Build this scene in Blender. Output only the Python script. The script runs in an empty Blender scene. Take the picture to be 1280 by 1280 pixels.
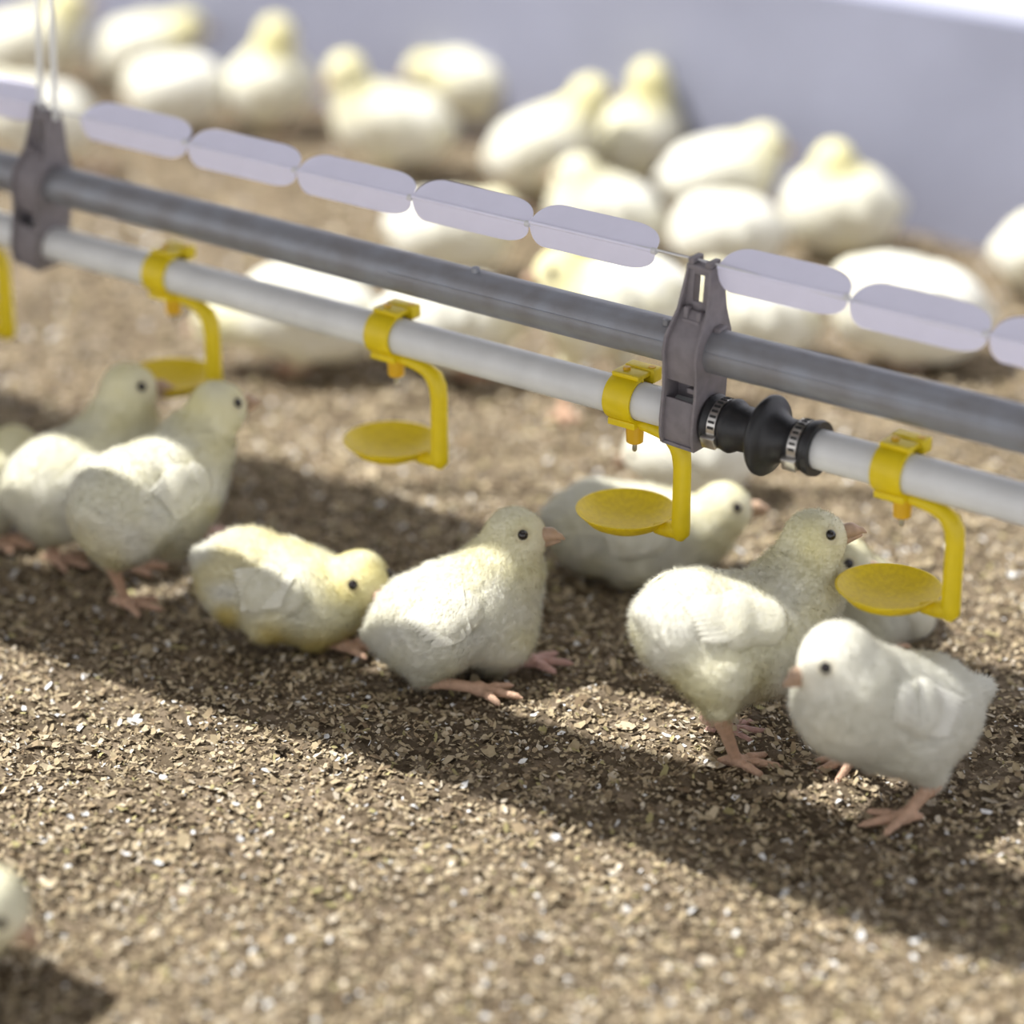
import bpy, math
import numpy as np
from mathutils import Vector

S = bpy.context.scene
COL = S.collection
rng = np.random.default_rng(7)

# ------------------------------------------------------------------ camera
FPX, CX, CY = 3500.0, 640.0, 640.0
CAM_H = 0.88
PITCH = math.atan(1573 / FPX)
cd = bpy.data.cameras.new('camera')
cam = bpy.data.objects.new('camera', cd)
COL.objects.link(cam)
cam.location = (0, 0, CAM_H)
cam.rotation_euler = (math.pi / 2 - PITCH, 0, 0)
cd.sensor_width = 36
cd.sensor_fit = 'HORIZONTAL'
cd.lens = FPX / 1280 * 36
cd.clip_start = 0.05
cd.dof.use_dof = True
cd.dof.focus_distance = 1.81
cd.dof.aperture_fstop = 2.05
S.camera = cam

# ------------------------------------------------------------------ light
SUN_TO = Vector((-0.95, 0.0, 1.57)).normalized()
sd = bpy.data.lights.new('sun', 'SUN')
sd.energy = 6.3
sd.angle = math.radians(0.40)
sd.color = (1.0, 0.975, 0.93)
sun = bpy.data.objects.new('sun', sd)
COL.objects.link(sun)
sun.rotation_euler = SUN_TO.to_track_quat('Z', 'Y').to_euler()
sun.location = (-2, 1, 4)

W = bpy.data.worlds.new('world')
S.world = W
W.use_nodes = True
wn = W.node_tree
wn.nodes.clear()
_o = wn.nodes.new('ShaderNodeOutputWorld')
_b = wn.nodes.new('ShaderNodeBackground')
_tc = wn.nodes.new('ShaderNodeTexCoord')
_sx = wn.nodes.new('ShaderNodeSeparateXYZ')
_r = wn.nodes.new('ShaderNodeValToRGB')
_r.color_ramp.elements[0].position = 0.0
_r.color_ramp.elements[0].color = (1.34, 1.33, 1.35, 1)
_e = _r.color_ramp.elements.new(0.28)
_e.color = (0.18, 0.19, 0.225, 1)
_r.color_ramp.elements[1].position = 0.75
_r.color_ramp.elements[1].color = (0.04, 0.043, 0.055, 1)
wn.links.new(_tc.outputs['Generated'], _sx.inputs[0])
wn.links.new(_sx.outputs['Z'], _r.inputs[0])
wn.links.new(_r.outputs[0], _b.inputs[0])
_b.inputs[1].default_value = 1.0
wn.links.new(_b.outputs[0], _o.inputs[0])

S.view_settings.view_transform = 'Standard'
S.view_settings.look = 'None'
S.view_settings.gamma = 1.0
S.view_settings.use_curve_mapping = False
S.view_settings.exposure = 0.15

# ------------------------------------------------------------------ helpers
SP, CP = math.sin(PITCH), math.cos(PITCH)
def ray(u, v):
    x, y = (u - CX) / FPX, -(v - CY) / FPX
    return np.array([x, CP + y * SP, -SP + y * CP])
def gp(u, v, z=0.0):
    d = ray(u, v)
    t = (z - CAM_H) / d[2]
    return np.array([d[0] * t, d[1] * t, z])
def py(u, v, y):
    d = ray(u, v)
    t = y / d[1]
    return np.array([d[0] * t, y, CAM_H + d[2] * t])

def mesh_obj(name, verts, faces, mat=None, parent=None, smooth=True, loc=None, mats=None, fm=None):
    me = bpy.data.meshes.new(name)
    verts = np.asarray(verts, float)
    me.from_pydata([tuple(v) for v in verts], [], [tuple(int(i) for i in f) for f in faces])
    if mats:
        for m in mats: me.materials.append(m)
        if fm is not None: me.polygons.foreach_set('material_index', np.asarray(fm, dtype=np.int32))
    elif mat: me.materials.append(mat)
    if smooth: me.polygons.foreach_set('use_smooth', np.ones(len(me.polygons), dtype=bool))
    me.update()
    o = bpy.data.objects.new(name, me)
    COL.objects.link(o)
    if parent is not None: o.parent = parent
    if loc is not None: o.location = loc
    return o
def fast_mesh(name, verts, faces, nper, mat, parent=None, smooth=True):
    """faces: (F, nper) array"""
    verts = np.asarray(verts, np.float32); faces = np.asarray(faces, np.int32)
    me = bpy.data.meshes.new(name)
    me.vertices.add(len(verts)); me.vertices.foreach_set('co', verts.ravel())
    me.loops.add(faces.size); me.loops.foreach_set('vertex_index', faces.ravel())
    me.polygons.add(len(faces))
    me.polygons.foreach_set('loop_start', np.arange(0, faces.size, nper, dtype=np.int32))
    me.update(calc_edges=True)
    me.polygons.foreach_set('use_smooth', np.full(len(faces), smooth, dtype=bool))
    if mat: me.materials.append(mat)
    o = bpy.data.objects.new(name, me)
    COL.objects.link(o)
    if parent is not None: o.parent = parent
    return o
def set_col(o, cols):
    me = o.data
    a = me.color_attributes.new('tint', 'FLOAT_COLOR', 'POINT')
    c = np.ones((len(me.vertices), 4), np.float32); c[:, :3] = cols
    a.data.foreach_set('color', c.ravel())
def empty(name, loc, label, cat, group=None):
    o = bpy.data.objects.new(name, None)
    o.empty_display_size = 0.02
    COL.objects.link(o)
    o.location = tuple(loc)
    o['label'] = label; o['category'] = cat
    if group: o['group'] = group
    return o
def tag(o, label, cat, group=None, kind=None):
    o['label'] = label; o['category'] = cat
    if group: o['group'] = group
    if kind: o['kind'] = kind
    return o

# ------------------------------------------------------------------ materials
def material(name, color, rough=0.5, metal=0.0, var=0.0, scale=60, bump=0.0, bscale=200, color2=None, spec=0.5, trans=0.0, attr=False, sss=0.0, coord='Object'):
    m = bpy.data.materials.new(name)
    m.use_nodes = True
    n = m.node_tree.nodes; L = m.node_tree.links
    p = n['Principled BSDF']
    p.inputs['Roughness'].default_value = rough
    p.inputs['Metallic'].default_value = metal
    p.inputs['Specular IOR Level'].default_value = spec
    p.inputs['Base Color'].default_value = (*color, 1)
    tc = n.new('ShaderNodeTexCoord')
    src = None
    if attr:
        a = n.new('ShaderNodeAttribute'); a.attribute_name = 'tint'
        src = a.outputs['Color']
    if var > 0 or color2:
        t = n.new('ShaderNodeTexNoise'); t.inputs['Scale'].default_value = scale; t.inputs['Detail'].default_value = 6
        L.new(tc.outputs[coord], t.inputs['Vector'])
        mx = n.new('ShaderNodeMix'); mx.data_type = 'RGBA'
        rp = n.new('ShaderNodeMapRange'); rp.inputs[1].default_value = 0.35; rp.inputs[2].default_value = 0.65
        L.new(t.outputs[0], rp.inputs[0]); L.new(rp.outputs[0], mx.inputs[0])
        c2 = color2 if color2 else tuple(c * (1 - var) for c in color)
        if src: L.new(src, mx.inputs[6])
        else: mx.inputs[6].default_value = (*color, 1)
        mx.inputs[7].default_value = (*c2, 1)
        if attr:
            mx.blend_type = 'MULTIPLY'; mx.inputs[7].default_value = (1 - var, 1 - var, 1 - var * 1.2, 1)
        src = mx.outputs[2]
    if src: L.new(src, p.inputs['Base Color'])
    if sss > 0:
        p.inputs['Subsurface Weight'].default_value = sss
        p.inputs['Subsurface Radius'].default_value = (0.006, 0.005, 0.004)
        p.inputs['Subsurface Scale'].default_value = 1.0
    if bump > 0:
        t = n.new('ShaderNodeTexNoise'); t.inputs['Scale'].default_value = bscale; t.inputs['Detail'].default_value = 5
        L.new(tc.outputs[coord], t.inputs['Vector'])
        b = n.new('ShaderNodeBump'); b.inputs['Strength'].default_value = bump; b.inputs['Distance'].default_value = 0.002
        L.new(t.outputs[0], b.inputs['Height']); L.new(b.outputs[0], p.inputs['Normal'])
    if trans > 0:
        tr = n.new('ShaderNodeBsdfTranslucent'); ms = n.new('ShaderNodeMixShader')
        ms.inputs[0].default_value = trans
        if src: L.new(src, tr.inputs[0])
        else: tr.inputs[0].default_value = (*color, 1)
        L.new(p.outputs[0], ms.inputs[1]); L.new(tr.outputs[0], ms.inputs[2])
        L.new(ms.outputs[0], n['Material Output'].inputs[0])
    return m

M_DOWN = material('chick_down', (0.85, 0.83, 0.74), 1.0, attr=True, var=0.05, scale=90, bump=0.4, bscale=330, spec=0.05)
M_WISP = material('down_wisps', (0.88, 0.86, 0.78), 0.9, attr=True, spec=0.05, trans=0.5)
M_WING = material('wing_feather', (0.86, 0.85, 0.82), 0.8, attr=True, var=0.05, scale=200, bump=0.3, bscale=500, spec=0.1, trans=0.15)
M_LEG = material('leg_skin', (0.66, 0.43, 0.30), 0.5, var=0.25, scale=180, bump=0.5, bscale=700, spec=0.35)
M_LEGP = material('pink_leg_skin', (0.60, 0.37, 0.32), 0.5, var=0.25, scale=180, bump=0.5, bscale=700, spec=0.35)
M_BEAK = material('beak_horn', (0.52, 0.36, 0.25), 0.45, var=0.3, scale=150, spec=0.4)
M_EYE = material('eye_black', (0.012, 0.008, 0.008), 0.08, spec=0.7)
M_STEEL = material('galvanised_steel', (0.27, 0.285, 0.32), 0.45, 0.45, color2=(0.225, 0.225, 0.24), scale=45, bump=0.08, bscale=600)
M_PVC = material('white_plastic_pipe', (0.70, 0.71, 0.71), 0.38, var=0.10, scale=40, bump=0.05)
M_YEL = material('yellow_plastic', (0.76, 0.575, 0.002), 0.42, var=0.10, scale=60, bump=0.08, bscale=500)
M_YEL2 = material('amber_plastic', (0.66, 0.38, 0.005), 0.4)
M_CUP = material('yellow_cup_plastic', (0.76, 0.575, 0.002), 0.45, color2=(0.66, 0.48, 0.004), scale=300, bump=0.08, bscale=500)
M_BRK = material('grey_plastic', (0.205, 0.185, 0.20), 0.55, var=0.2, scale=120, bump=0.12, bscale=600)
M_GUARD = material('lilac_white_plate', (0.80, 0.79, 0.95), 0.5, var=0.03, scale=60, trans=0.08)
M_WIRE = material('pale_wire', (0.62, 0.62, 0.64), 0.5)
M_CORD = material('white_cord', (0.78, 0.79, 0.78), 0.8, bump=0.3, bscale=900)
M_RUB = material('black_rubber', (0.012, 0.012, 0.014), 0.42, bump=0.1, bscale=500)
M_INOX = material('stainless_band', (0.55, 0.53, 0.50), 0.28, 0.95)
M_DARK = material('dark_slot', (0.02, 0.02, 0.02), 0.7)
M_WALL = material('grey_wall_paint', (0.31, 0.325, 0.43), 0.9, var=0.14, scale=5, bump=0.3, bscale=60)
M_CURT = material('white_curtain', (0.80, 0.82, 0.92), 0.8)
M_TIMB = material('timber', (0.30, 0.2, 0.12), 0.8, var=0.3, scale=20)

def ground_material():
    m = bpy.data.materials.new('litter_ground'); m.use_nodes = True
    n = m.node_tree.nodes; L = m.node_tree.links; p = n['Principled BSDF']
    p.inputs['Roughness'].default_value = 0.95; p.inputs['Specular IOR Level'].default_value = 0.1
    tc = n.new('ShaderNodeTexCoord')
    v = n.new('ShaderNodeTexVoronoi'); v.inputs['Scale'].default_value = 160
    L.new(tc.outputs['Object'], v.inputs['Vector'])
    r = n.new('ShaderNodeValToRGB')
    cr = r.color_ramp  # base tones set dark, standing in for crevice shade between flakes
    cr.elements[0].position = 0; cr.elements[0].color = (0.095, 0.07, 0.045, 1)
    cr.elements[1].position = 1; cr.elements[1].color = (0.26, 0.205, 0.145, 1)
    e = cr.elements.new(0.5); e.color = (0.16, 0.125, 0.085, 1)
    sp = n.new('ShaderNodeSeparateColor'); L.new(v.outputs['Color'], sp.inputs[0]); L.new(sp.outputs[0], r.inputs[0])
    t = n.new('ShaderNodeTexNoise'); t.inputs['Scale'].default_value = 9; t.inputs['Detail'].default_value = 8
    L.new(tc.outputs['Object'], t.inputs['Vector'])
    r2 = n.new('ShaderNodeMapRange'); r2.inputs[1].default_value = .3; r2.inputs[2].default_value = .7; r2.inputs[3].default_value = .78; r2.inputs[4].default_value = 1.15
    L.new(t.outputs[0], r2.inputs[0])
    mx = n.new('ShaderNodeMix'); mx.data_type = 'RGBA'; mx.blend_type = 'MULTIPLY'; mx.inputs[0].default_value = 1
    L.new(r.outputs[0], mx.inputs[6]); L.new(r2.outputs[0], mx.inputs[7])
    L.new(mx.outputs[2], p.inputs['Base Color'])
    t2 = n.new('ShaderNodeTexNoise'); t2.inputs['Scale'].default_value = 220; t2.inputs['Detail'].default_value = 6
    L.new(tc.outputs['Object'], t2.inputs['Vector'])
    b = n.new('ShaderNodeBump'); b.inputs['Strength'].default_value = 0.8; b.inputs['Distance'].default_value = 0.004
    L.new(t2.outputs[0], b.inputs['Height']); L.new(b.outputs[0], p.inputs['Normal'])
    return m
M_GROUND = ground_material()
M_FLAKE = material('litter_flake', (0.4, 0.3, 0.2), 0.85, attr=True, spec=0.15, var=0.12, scale=300)

# ------------------------------------------------------------------ line geometry
HP = 0.20
P0 = gp(785, 497, HP)
_vp = ray(-4530, CY - FPX * math.tan(PITCH))
DIR = -np.array([_vp[0], _vp[1], 0]); DIR /= np.linalg.norm(DIR)      # to near-right
NRM = np.array([DIR[1], -DIR[0], 0.0])                                 # towards the camera
if NRM[1] > 0: NRM = -NRM
UP = np.array([0, 0, 1.0])
def LP(s, q=0.0, z=0.0):        # a point in drinker-line coordinates (z from the white pipe's axis)
    return P0 + DIR * s + NRM * q + UP * z
def s_at(u, z=0.0, q=0.0):
    # parameter where the line shows at pixel column u
    A = P0 + NRM * q + UP * z
    k = (u - CX) / FPX
    # x = k*depth, depth = y*CP - (z-H)*SP
    a0 = A[1] * CP - (A[2] - CAM_H) * SP; a1 = DIR[1] * CP
    return (k * a0 - A[0]) / (DIR[0] - k * a1)
def q_ground(u, v):
    return float(np.dot(gp(u, v) - P0, NRM))
def LM(verts):                  # local (s,q,z) -> world offsets
    v = np.asarray(verts, float)
    return v[:, :1] * DIR + v[:, 1:2] * NRM + v[:, 2:3] * UP

# ------------------------------------------------------------------ ground, wall, added shade boards
def vnoise(x, y, seed):
    r = np.random.default_rng(seed); T = r.random((256, 256))
    xi = np.floor(x).astype(int); yi = np.floor(y).astype(int); fx = x - xi; fy = y - yi
    fx = fx * fx * (3 - 2 * fx); fy = fy * fy * (3 - 2 * fy)
    g = lambda a, b: T[a % 256, b % 256]
    return (g(xi, yi) * (1 - fx) + g(xi + 1, yi) * fx) * (1 - fy) + (g(xi, yi + 1) * (1 - fx) + g(xi + 1, yi + 1) * fx) * fy
def gh(x, y):
    return (0.010 * (vnoise(x * 7, y * 7, 1) - .5) + 0.006 * (vnoise(x * 28, y * 28, 2) - .5)
            + 0.0045 * (vnoise(x * 90, y * 90, 3) - .5) + 0.003 * (vnoise(x * 210, y * 210, 4) - .5) - 0.002)
def grid_ground():
    xs = np.arange(-1.9, 1.61, 0.006); ys = np.concatenate([np.arange(0.9, 2.4, 0.005), np.arange(2.4, 5.2, 0.012)])
    X, Y = np.meshgrid(xs, ys, indexing='ij')
    Z = gh(X, Y)
    V = np.stack([X, Y, Z], -1).reshape(-1, 3)
    ny = len(ys); i = np.arange(len(xs) - 1)[:, None] * ny + np.arange(ny - 1)[None, :]
    F = np.stack([i, i + ny, i + ny + 1, i + 1], -1).reshape(-1, 4)
    o = fast_mesh('floor', V, F, 4, M_GROUND)
    o['kind'] = 'structure'
grid_ground()

QW = q_ground(1280, 318)                       # wall face
def flakes():
    parts_v, parts_c = [], []
    def batch(n, x0, x1, y0, y1, smin, smax, tilt):
        x = rng.uniform(x0, x1, n); y = rng.uniform(y0, y1, n)
        kq = (np.stack([x, y, 0 * x], -1) - P0) @ NRM > QW + .02
        x, y = x[kq], y[kq]; n = len(x)
        L_ = smin * (smax / smin) ** (rng.random(n) ** 1.3); Wd = L_ * rng.uniform(.3, .8, n)
        a = rng.uniform(0, 2 * np.pi, n)
        nx = rng.normal(0, tilt, n); ny = rng.normal(0, tilt, n)
        t = np.stack([np.cos(a), np.sin(a), -(nx * np.cos(a) + ny * np.sin(a))], -1)
        b = np.stack([-np.sin(a), np.cos(a), -(-nx * np.sin(a) + ny * np.cos(a))], -1)
        c = np.stack([x, y, gh(x, y) + rng.uniform(0.0005, 0.0035, n)], -1)
        curl = rng.uniform(-.25, .25, n)[:, None] * L_[:, None] * np.array([0, 0, 1.0])
        h = L_[:, None] / 2; w = Wd[:, None] / 2
        r1 = rng.uniform(.6, 1, (n, 1)); r2 = rng.uniform(.6, 1, (n, 1))
        v = np.stack([c - t * h - b * w * r1 + curl, c - b * w, c + t * h * r2 - b * w * .6 + curl,
                      c + t * h + b * w * r1 * .7 + curl, c + b * w, c - t * h * r2 + b * w * .6 + curl], 1)
        col = np.empty((n, 3))
        k = rng.random(n)
        pal = np.array([[.35, .285, .185], [.27, .21, .135], [.42, .35, .245], [.17, .125, .08], [.52, .46, .37], [.80, .79, .78], [.06, .045, .03], [.34, .30, .15]])
        cum = np.array([.30, .52, .74, .82, .905, .94, .965, 1.0])
        col[:] = np.minimum(pal[np.searchsorted(cum, k)] * 1.26, .82) * rng.uniform(.82, 1.15, (n, 1))
        parts_v.append(v); parts_c.append(col)
    batch(125000, -.62, .72, 1.08, 2.15, .0018, .0064, .36)
    batch(1500, -.62, .72, 1.08, 2.15, .007, .015, .22)
    batch(34000, -1.0, 1.0, 2.15, 2.9, .003, .010, .3)
    batch(14000, -1.3, 1.1, 2.9, 4.0, .004, .012, .3)
    v = np.concatenate(parts_v); c = np.concatenate(parts_c); n = len(v)
    i = np.arange(n)[:, None] * 6
    F = np.concatenate([i + np.array([[0, 1, 4, 5]]), i + np.array([[1, 2, 3, 4]])])
    o = fast_mesh('litter_flakes', v.reshape(-1, 3), F, 4, M_FLAKE, smooth=False)
    set_col(o, np.repeat(c, 6, axis=0))
    tag(o, 'crumbly tan bedding flakes strewn over the whole barn floor', 'bedding', kind='stuff')
flakes()

def box(name, s0, s1, q0, q1, z0, z1, mat, parent=None, absz=True, origin=None):
    vs = []
    for s in (s0, s1):
        for q in (q0, q1):
            for z in (z0, z1): vs.append((s, q, z))
    v = LM(vs)
    base = P0.copy(); base[2] = 0 if absz else P0[2]
    v = v + base
    if origin is not None: v = v - np.asarray(origin)
    f = [(0, 1, 3, 2), (4, 6, 7, 5), (0, 4, 5, 1), (2, 3, 7, 6), (0, 2, 6, 4), (1, 5, 7, 3)]
    return mesh_obj(name, v, f, mat, parent, smooth=False)

# height of the wall where its pale upper part begins at the photo's top right
_rw = ray(1215, 20); _pl = P0 + NRM * QW
_t = np.dot(_pl - np.array([0, 0, CAM_H]), NRM) / np.dot(_rw, NRM)
WALL_H = CAM_H + _rw[2] * _t
o = box('wall_back', -3.2, 2.4, QW - 0.12, QW, -0.02, WALL_H, M_WALL); o['kind'] = 'structure'
o = box('trim_1', -3.2, 2.4, QW - 0.10, QW - 0.02, WALL_H, WALL_H + 0.9, M_CURT); o['kind'] = 'structure'

# unseen boards added above the frame to throw the litter's two shade bands
SQ = float(np.dot(np.array(SUN_TO), NRM)) / SUN_TO[2]
def shade_board(name, la, lb, z, th=.012):
    """a long board whose two long edges shade the ground along two measured lines"""
    V = []
    for zz in (z, z + th):
        for (p, q) in (la, lb):
            A, B = gp(*p), gp(*q); d = unit_(B - A)
            for e in (A - d * 2.6, B + d * 1.3):
                V.append(e + np.array(SUN_TO) * (z / SUN_TO[2]) + np.array([0, 0, zz - z]))
    F = [(0, 1, 3, 2), (4, 6, 7, 5), (0, 4, 5, 1), (2, 3, 7, 6), (0, 2, 6, 4), (1, 5, 7, 3)]
    o = mesh_obj(name, V, F, M_TIMB, smooth=False); o['kind'] = 'structure'
def unit_(v): return v / np.linalg.norm(v)
shade_board('shade_board_back', ((0, 488), (600, 655)), ((700, 840), (1250, 992)), 0.95)
shade_board('shade_board_front', ((680, 905), (1250, 1082)), ((0, 802), (1280, 1219)), 0.95)

# ------------------------------------------------------------------ SDF meshing
def roundcone(P, a, b, r1, r2):
    ba = b - a; l2 = ba @ ba
    if l2 < 1e-10: return np.linalg.norm(P - a, axis=1) - max(r1, r2)
    rr = r1 - r2; a2 = l2 - rr * rr
    if a2 <= 0:
        return np.minimum(np.linalg.norm(P - a, axis=1) - r1, np.linalg.norm(P - b, axis=1) - r2)
    il2 = 1 / l2
    pa = P - a; y = pa @ ba; z = y - l2
    x = pa * l2 - ba[None, :] * y[:, None]; x2 = (x * x).sum(1)
    y2 = y * y * l2; z2 = z * z * l2
    k = np.sign(rr) * rr * rr * x2
    d = (np.sqrt(np.maximum(x2 * a2 * il2, 0)) + y * rr) * il2 - r1
    c1 = np.sign(z) * a2 * z2 > k
    d = np.where(c1, np.sqrt(np.maximum(x2 + z2, 0)) * il2 - r2, d)
    c2 = (~c1) & (np.sign(y) * a2 * y2 < k)
    return np.where(c2, np.sqrt(np.maximum(x2 + y2, 0)) * il2 - r1, d)
def field(P, prims, k):
    d = None
    for pr in prims:
        a, b, r1, r2 = pr[:4]
        kk = pr[4] if len(pr) > 4 else k
        e = roundcone(P, a, b, r1, r2)
        if d is None: d = e
        else:
            h = np.maximum(kk - np.abs(d - e), 0) / kk
            d = np.minimum(d, e) - h * h * kk * 0.25
    return d
def surface(prims, k, vox, iters=3):
    lo = np.min([np.minimum(p[0] - p[2], p[1] - p[3]) for p in prims], axis=0) - 3 * vox - 0.001
    hi = np.max([np.maximum(p[0] + p[2], p[1] + p[3]) for p in prims], axis=0) + 3 * vox + 0.001
    n = np.ceil((hi - lo) / vox).astype(int) + 1
    ax = [lo[i] + np.arange(n[i]) * vox for i in range(3)]
    G = np.stack(np.meshgrid(*ax, indexing='ij'), -1).reshape(-1, 3)
    F = field(G, prims, k).reshape(n)
    ins = F < 0
    nc = n - 1
    cnt = np.zeros(nc, int); acc = np.zeros((*nc, 3)); ne = np.zeros(nc)
    sl = lambda o: tuple(slice(o[i], o[i] + nc[i]) for i in range(3))
    cs = [(i, j, l) for i in (0, 1) for j in (0, 1) for l in (0, 1)]
    for c in cs: cnt += ins[sl(c)]
    for c in cs:
        for axn in range(3):
            if c[axn] == 0:
                e = list(c); e[axn] = 1
                A = F[sl(c)]; B = F[sl(e)]
                m = (A < 0) != (B < 0)
                t = np.where(m, A / np.where(m, A - B, 1), 0)
                for d in range(3):
                    acc[..., d] += m * (c[d] + (t if d == axn else 0))
                ne += m
    act = (cnt > 0) & (cnt < 8)
    idx = -np.ones(nc, int); idx[act] = np.arange(act.sum())
    I = np.argwhere(act)
    V = lo + (I + acc[act] / ne[act][:, None]) * vox
    faces = []
    for axn in range(3):
        o1, o2 = [(1, 2), (2, 0), (0, 1)][axn]
        A = F; s0 = [slice(None)] * 3; s1 = [slice(None)] * 3
        s0[axn] = slice(0, -1); s1[axn] = slice(1, None)
        a = A[tuple(s0)] < 0; b = A[tuple(s1)] < 0
        e = np.argwhere(a != b)
        ok = (e[:, o1] > 0) & (e[:, o2] > 0) & (e[:, o1] < nc[o1]) & (e[:, o2] < nc[o2])
        e = e[ok]; fl = a[e[:, 0], e[:, 1], e[:, 2]]
        d1 = np.zeros(3, int); d1[o1] = 1; d2 = np.zeros(3, int); d2[o2] = 1
        q = [e, e - d1, e - d1 - d2, e - d2]
        q = np.stack([idx[x[:, 0], x[:, 1], x[:, 2]] for x in q], -1)
        q[~fl] = q[~fl][:, ::-1]
        faces.append(q)
    Q = np.concatenate(faces); Q = Q[(Q >= 0).all(1)]
    eps = vox * .2
    N = np.zeros_like(V)
    for it in range(iters + 1):
        f0 = field(V, prims, k)
        g = np.stack([field(V + np.eye(3)[i] * eps, prims, k) - f0 for i in range(3)], -1) / eps
        N = g / np.maximum(np.linalg.norm(g, axis=1, keepdims=True), 1e-9)
        if it < iters: V = V - N * np.clip(f0, -vox, vox)[:, None]
    return V, Q, N

def unit(v):
    v = np.asarray(v, float); return v / max(np.linalg.norm(v), 1e-9)
def ypr(yaw, pitch):
    y, p = math.radians(yaw), math.radians(pitch)
    return np.array([math.cos(y) * math.cos(p), math.sin(y) * math.cos(p), math.sin(p)])

def uv_sphere(c, r, n=12, m=16, ax=(1, 1, 1)):
    V = [(0, 0, 1)]; F = []
    for i in range(1, n):
        for j in range(m):
            t, p = math.pi * i / n, 2 * math.pi * j / m
            V.append((math.sin(t) * math.cos(p), math.sin(t) * math.sin(p), math.cos(t)))
    V.append((0, 0, -1))
    for j in range(m): F.append((0, 1 + j, 1 + (j + 1) % m))
    for i in range(n - 2):
        for j in range(m):
            a = 1 + i * m + j; b = 1 + i * m + (j + 1) % m
            F.append((a, a + m, b + m, b))
    L = len(V) - 1
    for j in range(m): F.append((L, L - m + (j + 1) % m, L - m + j))
    return np.array(V) * r * np.array(ax) + c, F

WHITE = np.array([.82, .815, .755]); YEL = np.array([.80, .74, .36]); DEEP = np.array([.78, .66, .22])

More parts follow.
